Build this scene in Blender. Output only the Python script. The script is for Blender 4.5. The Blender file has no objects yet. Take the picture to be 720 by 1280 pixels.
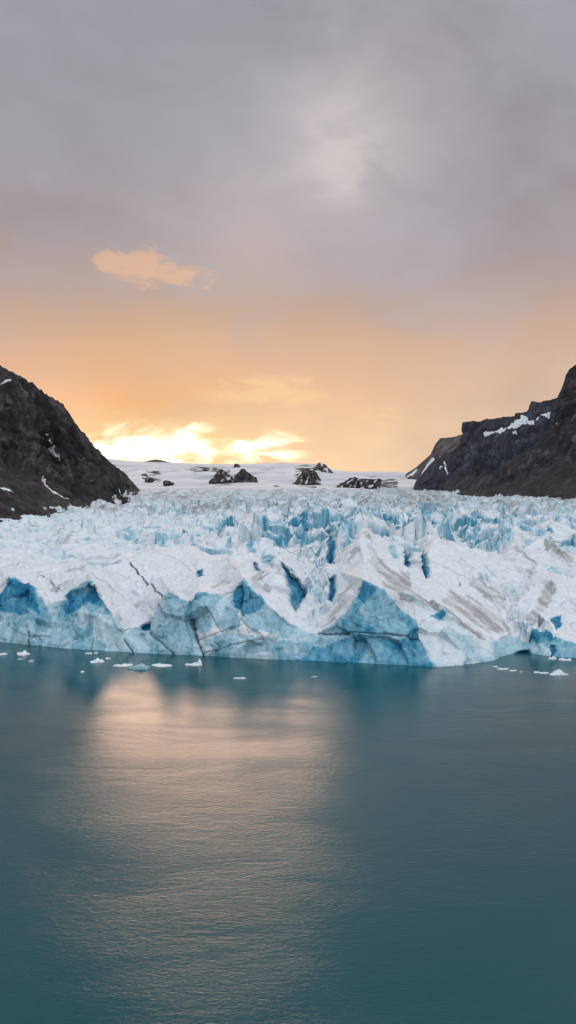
import bpy, math, random
import numpy as np
from mathutils import Vector
from mathutils.geometry import delaunay_2d_cdt

random.seed(7)
rng = np.random.RandomState(7)
S = bpy.context.scene
COL = S.collection
H, F, HY, CX = 60.0, 1100.0, 600.0, 360.0     # eye height (m), focal length and horizon of the survey frame

# ------------------------------------------------------------------ helpers
def world_pt(px, py, Y):
    return ((px-CX)/F*Y, Y, H-(py-HY)/F*Y)

def project(V):
    return CX + V[:,0]/V[:,1]*F, HY + (H-V[:,2])/V[:,1]*F

U = np.uint32
def _hash(ix, iy, iz, seed):
    h = ix.astype(U)*U(374761393) + iy.astype(U)*U(668265263) + iz.astype(U)*U(2246822519) + U((seed*1274126177) & 0xffffffff)
    h = (h ^ (h >> U(13)))*U(1274126177)
    h = (h ^ (h >> U(16)))*U(2654435769)
    return h ^ (h >> U(15))

def chunked(fn):
    """run a point function in cache-sized blocks"""
    def run(p, *a, **k):
        n = len(p); B = 16384
        if n <= B: return fn(p, *a, **k)
        r = [fn(p[i:i+B], *a, **k) for i in range(0, n, B)]
        if isinstance(r[0], tuple): return tuple(np.concatenate([q[j] for q in r]) for j in range(len(r[0])))
        return np.concatenate(r)
    return run

@chunked
def noise3(p, seed=0):
    """gradient noise in about -1..1"""
    p = p.astype(np.float64); fl = np.floor(p); i = fl.astype(np.int32); f = (p-fl).astype(np.float32)
    u = f*f*f*(f*(f*6-15)+10)
    out = 0
    for dx in (0, 1):
        for dy in (0, 1):
            for dz in (0, 1):
                h = _hash(i[:,0]+dx, i[:,1]+dy, i[:,2]+dz, seed)
                gx = (h & U(1023)).astype(np.float32)/511.5-1; gy = ((h >> U(10)) & U(1023)).astype(np.float32)/511.5-1; gz = ((h >> U(20)) & U(1023)).astype(np.float32)/511.5-1
                d = gx*(f[:,0]-dx)+gy*(f[:,1]-dy)+gz*(f[:,2]-dz)
                w = (u[:,0] if dx else 1-u[:,0])*(u[:,1] if dy else 1-u[:,1])*(u[:,2] if dz else 1-u[:,2])
                out = out + d*w
    return (out*1.3).astype(np.float64)

@chunked
def fbm(p, octv=4, seed=0, gain=.5, lac=2.03):
    a, s, o = 1.0, 0.0, 0
    for k in range(octv):
        o = o + a*noise3(p*(lac**k), seed+k*17); s += a; a *= gain
    return o/s*1.5

@chunked
def ridged(p, octv=4, seed=0, gain=.55):
    a, s, o = 1.0, 0.0, 0
    for k in range(octv):
        o = o + a*(1-2.2*np.abs(noise3(p*(2.07**k), seed+k*13))); s += a; a *= gain
    return o/s

@chunked
def worley(p, seed=0, tilt=1.0, dims=2, jit=.9):
    """cells as randomly tilted planes: returns F1, F2, cell random, plane height"""
    fl = np.floor(p); i = fl.astype(np.int32); f = (p-fl).astype(np.float32)
    n = len(p); F1 = np.full(n, 81, np.float32); F2 = F1.copy(); HH = np.zeros(n, U); QX = np.zeros(n, np.float32); QY = QX.copy(); QZ = QX.copy()
    b10 = lambda h, s: ((h >> U(s)) & U(1023)).astype(np.float32)/1023-.5
    zr = (-1, 0, 1) if dims == 3 else (0,)
    for dx in (-1, 0, 1):
        for dy in (-1, 0, 1):
            for dz in zr:
                h = _hash(i[:,0]+dx, i[:,1]+dy, (i[:,2]+dz if dims == 3 else i[:,0]*0), seed)
                qx = dx+.5+b10(h, 0)*jit-f[:,0]; qy = dy+.5+b10(h, 10)*jit-f[:,1]
                qz = dz+.5+b10(h, 20)*jit-f[:,2] if dims == 3 else 0*qx
                d = qx*qx+qy*qy+qz*qz
                m1 = d < F1
                F2 = np.where(m1, F1, np.minimum(F2, d)); F1 = np.where(m1, d, F1); HH = np.where(m1, h, HH)
                QX = np.where(m1, qx, QX); QY = np.where(m1, qy, QY); QZ = np.where(m1, qz, QZ)
    g = _hash(HH, HH >> U(7), HH >> U(3), seed+3); r = ((g ^ (g >> U(11))) & U(65535)).astype(np.float32)/65535
    g2 = _hash(g, g, g, seed+4)
    PL = (r-.5)-tilt*2*(b10(g2, 0)*QX+b10(g2, 10)*QY+(b10(g2, 20)*QZ if dims == 3 else 0))
    return np.sqrt(F1).astype(float), np.sqrt(F2).astype(float), r.astype(float), PL.astype(float)

def sstep(a, b, x):
    t = np.clip((x-a)/(b-a), 0, 1); return t*t*(3-2*t)

def poly_dist(px, py, pts, closed=True, reach=25):
    """signed distance to polygon (positive inside) or plain distance to polyline; far points just read as far"""
    pts = np.array(pts, float); n = len(pts)
    out = np.full(len(px), -1e3 if closed else 1e3)
    near = np.nonzero((px > pts[:,0].min()-reach) & (px < pts[:,0].max()+reach) & (py > pts[:,1].min()-reach) & (py < pts[:,1].max()+reach))[0]
    for i in range(0, len(near), 16384):
        ix = near[i:i+16384]; x, y = px[ix], py[ix]
        d = np.full(len(ix), 1e9); inside = np.zeros(len(ix), bool)
        for k in range(n if closed else n-1):
            x0, y0 = pts[k][:2]; x1, y1 = pts[(k+1) % n][:2]
            ex, ey = x1-x0, y1-y0
            t = np.clip(((x-x0)*ex+(y-y0)*ey)/(ex*ex+ey*ey+1e-9), 0, 1)
            d = np.minimum(d, np.hypot(x-x0-t*ex, y-y0-t*ey))
            if closed and abs(ey) > 1e-9: inside ^= ((y0 > y) != (y1 > y)) & (x < ex*(y-y0)/ey+x0)
        out[ix] = np.where(inside, d, -d) if closed else d
    return out

def cdt(points, chains, crest=False):
    """points: (px,py,Y) list; chains: lists of the same -> vertices (world), triangles, index of first chain"""
    idx = {}; P = []
    def add(p):
        k = (round(p[0], 2), round(p[1], 2))
        if k not in idx:
            idx[k] = len(P); P.append(p)
        return idx[k]
    E = []; ids = []
    for c in chains:
        c_ids = [add(p) for p in c]; ids.append(c_ids)
        E += [(a, b) for a, b in zip(c_ids, c_ids[1:]) if a != b]
    for p in points: add(p)
    vo, eo, fo, ov, oe, of = delaunay_2d_cdt([Vector((p[0], p[1])) for p in P], E, [], 0, 0.01)
    Q = []
    for v, o in zip(vo, ov):
        if o: Q.append((v.x, v.y, P[o[0]][2]))
        else:
            ds = sorted((math.hypot(v.x-p[0], v.y-p[1]), p[2]) for p in P)[:2]
            Q.append((v.x, v.y, (ds[0][1]+ds[1][1])/2))
    back = {o[0]: i for i, o in enumerate(ov) if o}
    V = np.array([world_pt(*q) for q in Q])
    T = np.array([list(f) for f in fo if len(f) == 3], int)
    if crest:                                     # nothing above the skyline chain
        cc = sorted(chains[0]); q = np.array([(q[0], q[1]) for q in Q])[T].mean(1)
        T = T[q[:,1] > np.interp(q[:,0], [c[0] for c in cc], [c[1] for c in cc])-.02]
    return V, T, [[back.get(i, i) for i in c] for c in ids]

def refine(V, T, limit, passes=60):
    """longest-edge bisection until every edge is shorter than limit(midpoints)"""
    for _ in range(passes):
        n = len(T)
        E = np.sort(np.concatenate([T[:,[0,1]], T[:,[1,2]], T[:,[2,0]]]), axis=1)
        uk, inv = np.unique(E[:,0]*np.int64(1 << 31)+E[:,1], return_inverse=True)
        A = uk >> 31; B = uk & ((1 << 31)-1)
        L = np.linalg.norm(V[A]-V[B], axis=1); M = (V[A]+V[B])/2
        ti = inv.reshape(3, n).T
        lk = L[ti].argmax(1); le = ti[np.arange(n), lk]
        over = L > limit(M)
        mark = np.zeros(len(uk), bool); mark[le[over[le]]] = True
        if not mark.any(): break
        for _k in range(50):                                  # a split side also splits the longest side
            need = mark[ti].any(1) & ~mark[le]
            if not need.any(): break
            mark[le[need]] = True
        nid = np.full(len(uk), -1, np.int64); nid[mark] = len(V)+np.arange(mark.sum())
        V = np.concatenate([V, M[mark]])
        R = np.arange(n)
        a, b, c = T[R, lk], T[R, (lk+1) % 3], T[R, (lk+2) % 3]
        m, q, r = nid[ti[R, lk]], nid[ti[R, (lk+1) % 3]], nid[ti[R, (lk+2) % 3]]
        keep = m < 0; s = ~keep; sq, nq = s & (q >= 0), s & (q < 0); sr, nr = s & (r >= 0), s & (r < 0)
        T = np.concatenate([T[keep], np.c_[m, b, c][nq], np.c_[m, b, q][sq], np.c_[m, q, c][sq],
                            np.c_[a, m, c][nr], np.c_[a, m, r][sr], np.c_[m, c, r][sr]])
    print('refined', len(V), len(T), flush=True)
    return V, T

def vnormals(V, T):
    n = np.cross(V[T[:,1]]-V[T[:,0]], V[T[:,2]]-V[T[:,0]])
    N = np.zeros_like(V)
    for k in range(3):
        for a in range(3): N[:,a] += np.bincount(T[:,k], n[:,a], len(V))
    return N/(np.linalg.norm(N, axis=1)[:,None]+1e-12)

def orient(V, T):
    """make faces look at the eye"""
    n = np.cross(V[T[:,1]]-V[T[:,0]], V[T[:,2]]-V[T[:,0]])
    c = V[T].mean(1)-np.array([0, 0, H])
    flip = (n*c).sum(1) > 0
    T = T.copy(); T[flip] = T[flip][:,::-1]
    return T

def mesh_obj(name, V, T, mat, attrs=None, normals=None, parent=None, smooth=True):
    me = bpy.data.meshes.new(name)
    me.vertices.add(len(V)); me.vertices.foreach_set('co', V.astype(np.float32).ravel())
    me.loops.add(len(T)*3); me.loops.foreach_set('vertex_index', T.astype(np.int32).ravel())
    me.polygons.add(len(T)); me.polygons.foreach_set('loop_start', np.arange(len(T), dtype=np.int32)*3)
    me.update(calc_edges=True)
    if smooth: me.polygons.foreach_set('use_smooth', np.ones(len(T), bool))
    for k, a in (attrs or {}).items():
        at = me.attributes.new(k, 'FLOAT', 'POINT'); at.data.foreach_set('value', a.astype(np.float32))
    if normals is not None: me.normals_split_custom_set_from_vertices(normals.astype(np.float32))
    me.materials.append(mat)
    o = bpy.data.objects.new(name, me); COL.objects.link(o)
    if parent: o.parent = parent
    return o

def sub(V, T, mask, *arrs):
    t = T[mask]; u, inv = np.unique(t, return_inverse=True)
    return V[u], inv.reshape(t.shape), [a[u] for a in arrs]

def tag(o, label=None, cat=None, group=None, kind=None):
    if label: o['label'] = label
    if cat: o['category'] = cat
    if group: o['group'] = group
    if kind: o['kind'] = kind
    return o

# ------------------------------------------------------------------ node helper
class NT:
    def __init__(s, tree): s.t = tree; tree.nodes.clear()
    def n(s, typ, **kw):
        nd = s.t.nodes.new(typ)
        for k, v in kw.items():
            if k.startswith('i_'):
                nd.inputs[int(k[2:]) if k[2:].isdigit() else k[2:].replace('_', ' ')].default_value = v
            else: setattr(nd, k, v)
        return nd
    def link(s, a, b): s.t.links.new(a, b)
    def put(s, sock, v):
        if isinstance(v, (int, float)): sock.default_value = v
        elif isinstance(v, (tuple, list)): sock.default_value = v
        else: s.link(v, sock)
    def m(s, op, *a):
        nd = s.t.nodes.new('ShaderNodeMath'); nd.operation = op
        for k, v in enumerate(a): s.put(nd.inputs[k], v)
        return nd.outputs[0]
    def mix(s, f, a, b, mode='MIX'):
        nd = s.t.nodes.new('ShaderNodeMix'); nd.data_type = 'RGBA'; nd.blend_type = mode
        s.put(nd.inputs[0], f); s.put(nd.inputs[6], c4(a)); s.put(nd.inputs[7], c4(b))
        return nd.outputs[2]
    def ss(s, a, b, x):
        nd = s.t.nodes.new('ShaderNodeMapRange'); nd.interpolation_type = 'SMOOTHSTEP'
        s.put(nd.inputs[0], x); s.put(nd.inputs[1], a); s.put(nd.inputs[2], b)
        return nd.outputs[0]
    def noise(s, vec, scale, detail=4, rough=.55, dist=0, dim='3D'):
        nd = s.t.nodes.new('ShaderNodeTexNoise'); nd.noise_dimensions = dim
        s.link(vec, nd.inputs['Vector']); nd.inputs['Scale'].default_value = scale
        nd.inputs['Detail'].default_value = detail; nd.inputs['Roughness'].default_value = rough
        nd.inputs['Distortion'].default_value = dist
        return nd.outputs[0]
    def mapping(s, vec, scale=(1,1,1), rot=(0,0,0), loc=(0,0,0)):
        nd = s.t.nodes.new('ShaderNodeMapping'); s.link(vec, nd.inputs[0])
        nd.inputs['Scale'].default_value = scale; nd.inputs['Rotation'].default_value = rot; nd.inputs['Location'].default_value = loc
        return nd.outputs[0]
    def ramp(s, fac, stops, interp='LINEAR'):
        nd = s.t.nodes.new('ShaderNodeValToRGB'); nd.color_ramp.interpolation = interp
        el = nd.color_ramp.elements
        while len(el) < len(stops): el.new(.5)
        for e, (p, c) in zip(el, stops): e.position = p; e.color = c4(c)
        s.put(nd.inputs[0], fac); return nd.outputs[0]
    def attr(s, name):
        nd = s.t.nodes.new('ShaderNodeAttribute'); nd.attribute_name = name; return nd.outputs['Fac']

def c4(c):
    return (*c, 1.0) if isinstance(c, (tuple, list)) and len(c) == 3 else c

def srgb(r, g, b):
    return tuple(((v/255)/12.92 if v/255 <= .04045 else ((v/255+.055)/1.055)**2.4) for v in (r, g, b))

def material(name):
    m = bpy.data.materials.new(name); m.use_nodes = True
    t = NT(m.node_tree)
    out = t.n('ShaderNodeOutputMaterial'); b = t.n('ShaderNodeBsdfPrincipled')
    t.link(b.outputs[0], out.inputs[0])
    pos = t.n('ShaderNodeNewGeometry').outputs['Position']
    return m, t, b, pos

# ------------------------------------------------------------------ materials
def ice_material():
    m, t, b, pos = material('glacier_ice')
    blue, dirt, crack = t.attr('blue'), t.attr('dirt'), t.attr('crack')
    big = t.noise(pos, .06, 5, .6, .4)
    streak = t.noise(t.mapping(pos, (.5, .5, .09), (.35, .5, .2)), 1.0, 5, .65, .8)
    fine = t.noise(pos, .9, 6, .65, .3)
    # white weathered ice, slightly grey or cream in places
    white = t.ramp(streak, [(.25, (.50,.57,.63)), (.42, (.68,.73,.77)), (.58, (.79,.82,.85)), (.78, (.86,.88,.90))])
    white = t.mix(t.m('MULTIPLY', t.ss(.5, .75, big), .35), white, (.70,.69,.68))
    # blue ice: pale to saturated
    bb = t.m('ADD', blue, t.m('MULTIPLY', t.m('SUBTRACT', streak, .5), .85))
    bb = t.m('ADD', bb, t.m('MULTIPLY', t.m('SUBTRACT', fine, .5), .12))
    vc = t.n('ShaderNodeTexVoronoi'); t.link(t.mapping(pos, (1, 1, .55), (.5, .3, .6)), vc.inputs['Vector']); vc.inputs['Scale'].default_value = .11
    sepc = t.n('ShaderNodeSeparateColor'); t.link(vc.outputs['Color'], sepc.inputs[0])
    bb = t.m('ADD', bb, t.m('MULTIPLY', t.m('SUBTRACT', sepc.outputs[0], .5), .34))
    bcol = t.ramp(t.m('MULTIPLY', bb, .8), [(0, (.66,.77,.82)), (.2, (.45,.62,.70)), (.38, (.25,.47,.57)), (.58, (.055,.28,.43)), (.78, (.010,.15,.30)), (1, (.006,.07,.13))])
    col = t.mix(t.ss(.02, .30, t.m('ADD', blue, t.m('MULTIPLY', t.m('SUBTRACT', streak, .5), .3))), white, bcol)
    # dust and rock flour lying in streaks
    d = t.m('ADD', dirt, t.m('MULTIPLY', t.m('SUBTRACT', fine, .5), .9))
    dcol = t.mix(fine, (.17,.155,.15), (.42,.395,.39))
    col = t.mix(t.m('MULTIPLY', t.ss(.28, .95, d), .85), col, dcol)
    # fracture lines through the ice
    def lines(sc, dist, w, rot):
        v = t.n('ShaderNodeTexVoronoi', feature='DISTANCE_TO_EDGE')
        warp = t.n('ShaderNodeVectorMath', operation='ADD')
        nz = t.n('ShaderNodeTexNoise'); t.link(pos, nz.inputs['Vector']); nz.inputs['Scale'].default_value = .12
        sc_ = t.n('ShaderNodeVectorMath', operation='SCALE'); t.link(nz.outputs['Color'], sc_.inputs[0]); sc_.inputs['Scale'].default_value = dist
        t.link(t.mapping(pos, (1, 1, 1.6), rot), warp.inputs[0]); t.link(sc_.outputs[0], warp.inputs[1])
        t.link(warp.outputs[0], v.inputs['Vector']); v.inputs['Scale'].default_value = sc
        return t.m('SUBTRACT', 1.0, t.ss(0.0, w, v.outputs['Distance']))
    l1 = lines(.085, 6, .012, (.3, .4, 0))
    l2 = lines(.3, 3, .02, (.6, -.3, .5))
    lm = t.m('MULTIPLY', l1, t.ss(.45, .62, fine)); lm = t.m('MAXIMUM', t.m('MULTIPLY', lm, .22), t.m('MULTIPLY', l2, t.m('MULTIPLY', t.ss(.5, .7, big), .35)))
    col = t.mix(lm, col, (.10,.22,.29))
    col = t.mix(crack, col, (.03,.07,.085))
    t.link(col, b.inputs['Base Color'])
    b.inputs['Roughness'].default_value = .5; b.inputs['IOR'].default_value = 1.31
    b.inputs['Specular IOR Level'].default_value = .35
    bp = t.n('ShaderNodeBump'); bp.inputs['Strength'].default_value = .35; bp.inputs['Distance'].default_value = .4
    hgt = t.m('ADD', t.m('MULTIPLY', fine, .8), t.m('MULTIPLY', streak, .5)); hgt = t.m('SUBTRACT', hgt, t.m('MULTIPLY', lm, .5))
    t.link(hgt, bp.inputs['Height']); t.link(bp.outputs[0], b.inputs['Normal'])
    return m

def rock_material(name, dark, mid, light, tint, scale, snowy=True, k=1.0, scree=(.062,.051,.050)):
    m, t, b, pos = material(name)
    big = t.noise(pos, .004*scale, 6, .6, .6)
    mid_ = t.noise(t.mapping(pos, (1, 1, .35), (.2, 0, 0)), .02*scale, 8, .68, .5)
    fine = t.noise(pos, .09*scale, 8, .7)
    f = t.m('ADD', t.m('MULTIPLY', big, .5), t.m('MULTIPLY', mid_, .5))
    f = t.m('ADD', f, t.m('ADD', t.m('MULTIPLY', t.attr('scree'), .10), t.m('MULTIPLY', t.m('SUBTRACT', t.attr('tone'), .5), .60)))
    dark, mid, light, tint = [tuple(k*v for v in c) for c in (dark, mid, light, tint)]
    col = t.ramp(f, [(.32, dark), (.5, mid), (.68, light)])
    col = t.mix(t.m('MULTIPLY', t.ss(.5, .7, big), .5), col, tint)
    col = t.mix(1.0, col, t.ramp(fine, [(.3, (.5,.5,.5)), (.7, (1.4,1.4,1.4))]), 'MULTIPLY')
    cu = t.n('ShaderNodeCombineXYZ'); t.link(t.attr('ru'), cu.inputs[0]); t.link(t.attr('rv'), cu.inputs[1])
    s1 = t.noise(t.mapping(cu.outputs[0], (.16, .028, 1)), 1, 6, .68, .6); s2 = t.noise(t.mapping(cu.outputs[0], (.55, .07, 1)), 1, 5, .7, .4)
    stk = t.m('ADD', t.m('MULTIPLY', s1, .6), t.m('MULTIPLY', s2, .4))
    col = t.mix(1.0, col, t.ramp(stk, [(.38, (.22,.22,.24)), (.50, (.9,.9,.9)), (.60, (3.0,2.95,3.0))]), 'MULTIPLY')
    col = t.mix(t.m('MULTIPLY', t.attr('scree'), .6), col, t.mix(t.ss(.35, .65, stk), (.007,.006,.007), scree))
    if snowy:
        s = t.m('ADD', t.attr('snow'), t.m('MULTIPLY', t.m('SUBTRACT', fine, .5), .5))
        col = t.mix(t.ss(.42, .58, s), col, (.78,.82,.86))
    t.link(col, b.inputs['Base Color']); b.inputs['Roughness'].default_value = .85
    b.inputs['Specular IOR Level'].default_value = .25
    bp = t.n('ShaderNodeBump'); bp.inputs['Strength'].default_value = .7; bp.inputs['Distance'].default_value = 10/scale
    t.link(t.m('ADD', t.m('ADD', mid_, t.m('MULTIPLY', fine, .5)), t.m('MULTIPLY', stk, 1.6)), bp.inputs['Height']); t.link(bp.outputs[0], b.inputs['Normal'])
    return m

def snow_material():
    m, t, b, pos = material('snowfield_snow')
    big = t.noise(pos, .0012, 6, .6, .5)
    band = t.noise(t.mapping(pos, (.25, 1, 3)), .006, 7, .65, 1.2)
    col = t.ramp(band, [(.35, (.42,.45,.50)), (.5, (.74,.72,.73)), (.7, (.86,.82,.80))])
    col = t.mix(t.m('MULTIPLY', t.ss(.5, .62, big), .5), col, (.50,.56,.62))
    r = t.m('ADD', t.attr('rocky'), t.m('MULTIPLY', t.m('SUBTRACT', t.noise(t.mapping(pos, (.45, .6, 2.2)), .02, 5, .6, .6), .5), 1.6))
    col = t.mix(t.ss(.62, .70, r), col, (.055,.045,.05))
    t.link(col, b.inputs['Base Color']); b.inputs['Roughness'].default_value = .8
    bp = t.n('ShaderNodeBump'); bp.inputs['Strength'].default_value = .8; bp.inputs['Distance'].default_value = 14
    t.link(band, bp.inputs['Height']); t.link(bp.outputs[0], b.inputs['Normal'])
    return m

def floe_material():
    m, t, b, pos = material('floe_ice')
    f = t.noise(pos, 1.2, 5, .6)
    col = t.ramp(f, [(.3, (.62,.72,.78)), (.6, (.85,.88,.9))])
    t.link(t.mix(t.attr('blue'), col, (.03,.24,.30)), b.inputs['Base Color'])
    b.inputs['Roughness'].default_value = .45
    bp = t.n('ShaderNodeBump'); bp.inputs['Strength'].default_value = .4; bp.inputs['Distance'].default_value = .2
    t.link(f, bp.inputs['Height']); t.link(bp.outputs[0], b.inputs['Normal'])
    return m

def water_material():
    m, t, b, pos = material('fjord_water')
    big = t.noise(t.mapping(pos, (.6, 1, 1)), .012, 4, .55, .6)
    med = t.noise(t.mapping(pos, (.5, 1, 1), (0, 0, .1)), .05, 4, .6, .5)
    col = t.mix(big, (.001,.056,.074), (.006,.086,.096))
    t.link(col, b.inputs['Base Color'])
    b.inputs['IOR'].default_value = 1.34
    t.link(t.m('ADD', .08, t.m('ADD', t.m('MULTIPLY', med, .10), t.m('MULTIPLY', t.ss(.35, .65, big), .06))), b.inputs['Roughness'])
    r1 = t.noise(t.mapping(pos, (.45, 1, 1), (0, 0, .12)), 1.7, 5, .6, .3)
    r2 = t.noise(t.mapping(pos, (.35, 1, 1), (0, 0, -.2)), .55, 4, .55, .4)
    r3 = t.noise(t.mapping(pos, (.5, 1, 1), (0, 0, .3)), 3.2, 3, .6)
    hgt = t.m('ADD', t.m('MULTIPLY', r1, .048), t.m('MULTIPLY', r2, .035)); hgt = t.m('ADD', hgt, t.m('MULTIPLY', r3, .029))
    calm = t.m('MULTIPLY', t.m('ADD', .5, t.m('MULTIPLY', t.ss(.35, .65, med), .7)), t.m('ADD', .45, t.m('MULTIPLY', t.ss(.38, .62, big), 1.0)))
    bp = t.n('ShaderNodeBump'); bp.inputs['Distance'].default_value = 1.0
    bp.inputs['Strength'].default_value = 1.0
    t.link(t.m('MULTIPLY', hgt, calm), bp.inputs['Height']); t.link(bp.outputs[0], b.inputs['Normal'])
    return m

ICE = ice_material()
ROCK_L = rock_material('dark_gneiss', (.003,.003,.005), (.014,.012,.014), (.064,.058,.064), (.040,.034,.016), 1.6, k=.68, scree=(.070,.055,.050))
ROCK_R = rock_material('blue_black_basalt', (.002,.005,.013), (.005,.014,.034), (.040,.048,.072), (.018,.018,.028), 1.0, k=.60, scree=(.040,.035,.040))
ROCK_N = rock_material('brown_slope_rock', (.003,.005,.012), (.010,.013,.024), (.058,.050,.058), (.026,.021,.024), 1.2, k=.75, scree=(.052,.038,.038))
ROCK_O = rock_material('outcrop_rock', (.030,.026,.030), (.055,.048,.052), (.11,.095,.095), (.075,.058,.055), 2.0)
SNOW = snow_material(); FLOE = floe_material(); WATER = water_material()

# ------------------------------------------------------------------ glacier
def wl(px, py): return (px, py, H*F/(py-HY))          # a point of the waterline
W = [wl(*p) for p in [(-400,790),(-150,796),(-60,799),(-25,801),(0,803),(20,805),(40,807),(60,809),(80,811),(95,812),(110,813),(130,815),(145,815),(163,816),(175,817),(190,817.5),(203,818),
     (215,818.5),(235,819),(256,820.5),(273,821),(290,822),(310,823),(330,824),(350,825),(370,826),(400,827),(425,828),(450,829.5),(475,830.5),(500,831.5),(525,833),(545,834.5),(562,833),(580,831.5),
     (596,829.5),(610,827.5),(623,824.5),(627,821),(642,818),(659,816.7),(675,819),(687,821),(700,822),(720,823),(760,826),(850,830),(1100,838)]]
TA = [(-60,745,350),(-25,735,348),(-8,741,341),(0,742,338),(6,733,339),(13,724,340),(20,727,339),(27,723,342),(36,727,340),(47,741,334),(52,748,331),(57,757,328)]
TB = [(57,757,328),(66,752,328),(80,750,327),(88,742,328),(95,733,328),(105,732,327),(108,726,327),(112,722,326),(118,730,324),(125,745,321),(135,760,317),(145,773,314),(150,785,312),(160,798,309.5)]
AB = [(57,757,328),(50,775,325),(38,790,321),(40,807,W[6][2])]
SL = [(150,785,312),(165,785,317),(178,782,319),(190,778,319),(195,765,318),(200,758,316),(207,748,314),(213,738,313)]
CR = [(213,738,313),(225,748,312),(237,752,312)]
CK = [(237,752,312),(239,766,310.5),(240,780,309),(246,800,305),(250,811,303)]
TD = [(237,752,312),(250,742,313),(262,740,314),(273,743,313),(280,745,312),(289,738,311),(303,725,312)]
TE = [(303,725,312),(312,733,310),(330,750,307),(350,768,304),(365,780,302),(385,790,300.5),(398,792,300)]
E2 = [(303,725,312),(306,742,309),(302,760,307),(304,777,303),(325,796,298.5)]
EF = [(289,738,311),(288,752,308),(279,772,304),(276,795,301)]
RB = [(110,716,345),(135,708,358),(165,698,375),(200,690,392),(240,683,410)]
FN = [(40,721,350),(52,718,352),(62,727,345),(68,734,340)]
FR = [(345,699,335),(355,712,328),(363,730,322),(368,748,317),(372,765,312),(385,785,304)]
FL = [(345,699,335),(330,712,327),(312,733,310)]
GL = [(398,792,300),(415,783,299),(433,765,299.5),(445,745,300),(455,725,301)]
GR = [(455,725,301),(475,735,302),(497,741,300),(515,740,303)]
GW = [(398,792,300),(410,765,312),(418,740,325),(425,715,340),(440,682,355),(458,668,358)]
DR = [(458,668,358),(468,683,352),(478,698,345),(495,712,335),(512,728,322),(515,740,303)]
GG = [(398,792,300),(430,791,296),(475,793,293),(505,794,291.5),(527,797,289.5)]
FO = [(515,740,303),(520,770,294),(527,797,289.5),(536,815,286.5)]
HT = [(515,740,303),(530,748,304),(545,755,305),(565,768,304),(585,782,303),(600,795,303),(612,800,301)]
IT = [(543,675,375),(575,695,370),(605,710,360),(625,725,350)]
IL = [(543,675,375),(530,700,350),(527,718,338),(520,732,320),(515,740,303)]
JG = [(632,700,395),(638,715,375),(642,745,345),(645,780,318),(640,795,308)]
KT = [(640,676,420),(655,690,400),(672,703,385),(690,712,380),(720,720,370)]
K2 = [(672,748,338),(680,730,350),(690,723,348),(695,738,342),(694,752,334),(682,765,325)]
LT = [(695,738,342),(707,746,341),(720,754,340),(760,775,330)]
FT = [(612,800,301),(625,797,304),(645,793,309),(660,789,311),(675,788,311),(690,791,309),(705,800,305),(720,806,302),(760,800,308),(850,790,315),(1100,780,325)]
LH = [(682,765,325),(700,768,322),(703,785,312),(690,791,309)]
hand = [(20,770,330),(40,775,324),(75,780,322),(95,765,321),(112,760,319),(125,790,312.5),(60,790,320),(5,775,333),(98,795,315),(80,765,324.5),(138,790,312),(-60,775,340),(-30,765,340),(20,790,325),
 (75,738,342),(90,722,345),(0,715,370),(-60,712,380),(60,705,385),(30,700,400),(0,690,430),(80,695,410),(120,690,420),(-150,705,400),(-400,700,420),(-150,750,355),(-400,740,360),
 (150,735,345),(175,750,338),(200,720,360),(220,705,378),(225,735,340),(205,780,309),(220,770,308.5),(180,795,312),(168,799,310),(225,795,306.5),(198,800,307),
 (265,765,306),(255,785,304),(262,803,302),(318,765,306),(340,780,302.5),(345,800,297.5),(300,800,300),(368,803,296),(290,780,304),(310,810,298),
 (300,712,335),(320,716,330),(270,725,345),(250,715,360),(260,700,385),(285,700,375),(310,695,380),(330,690,385),(320,738,318),(338,742,316),(350,752,313),(362,772,307),
 (372,718,345),(385,735,332),(392,760,319),(396,780,306),(395,700,375),(405,690,395),(403,735,332),(378,755,322),(375,695,385),
 (470,760,297),(490,765,296.5),(508,765,297),(440,775,296.5),(455,745,299),(500,780,294),(430,810,293.5),(480,813,290),(510,815,288),(400,810,296),(455,800,293),
 (560,795,292),(577,810,290.5),(545,780,295),(600,812,295.5),(615,812,297),(540,765,299),(555,815,287.5),(590,795,297),
 (455,700,338),(440,735,318),(480,725,318),(470,710,327),(450,680,350),(500,728,312),(490,685,385),(500,692,370),(520,705,355),(505,712,345),
 (600,760,325),(570,735,335),(560,710,352),(590,735,340),(545,735,322),(615,790,306),(632,750,335),(635,775,320),(560,755,312),(580,765,316),
 (700,690,410),(685,683,425),(720,700,395),(665,730,352),(672,718,365),(660,775,322),(652,745,342),(655,715,380),(672,760,330),(702,758,335),(720,772,328),(712,785,318),(780,740,360),(800,700,420),(1100,700,420),(850,750,345)]
chains = [W,TA,TB,AB,SL,CR,CK,TD,TE,E2,EF,RB,FN,FR,FL,GL,GR,GW,DR,GG,FO,HT,IT,IL,JG,KT,K2,LT,FT,LH]
HANDALL = np.array([p[:2] for c in chains for p in c]+[p[:2] for p in hand])
skx, sky_ = zip(*[(-700,690),(-400,690),(0,684),(240,677),(280,688),(345,684),(395,685),(425,672),(440,662),(475,660),(500,676),(530,668),(545,665),(575,681),(620,681),(632,668),(650,668),(690,676),(720,690),(1100,692),(1500,692)])
for Y in (440,480,540,620,720,850,1050,1350,1800,2400,3300):
    for k in range(40):
        px = -700+k*55+rng.uniform(-15,15)
        z = 25.5+rng.uniform(-1.6,1.6)+3.0*math.exp(-((px-480)/160)**2)*math.exp(-(Y-440)/500)
        if Y > 2000: z = 28
        y_ = Y*rng.uniform(.985,1.015); py = HY+(H-z)/y_*F
        if py > np.interp(px, skx, sky_)-3: continue
        if np.hypot(HANDALL[:,0]-px, HANDALL[:,1]-py).min() < 8: continue
        hand.append((px, py, y_))
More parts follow.
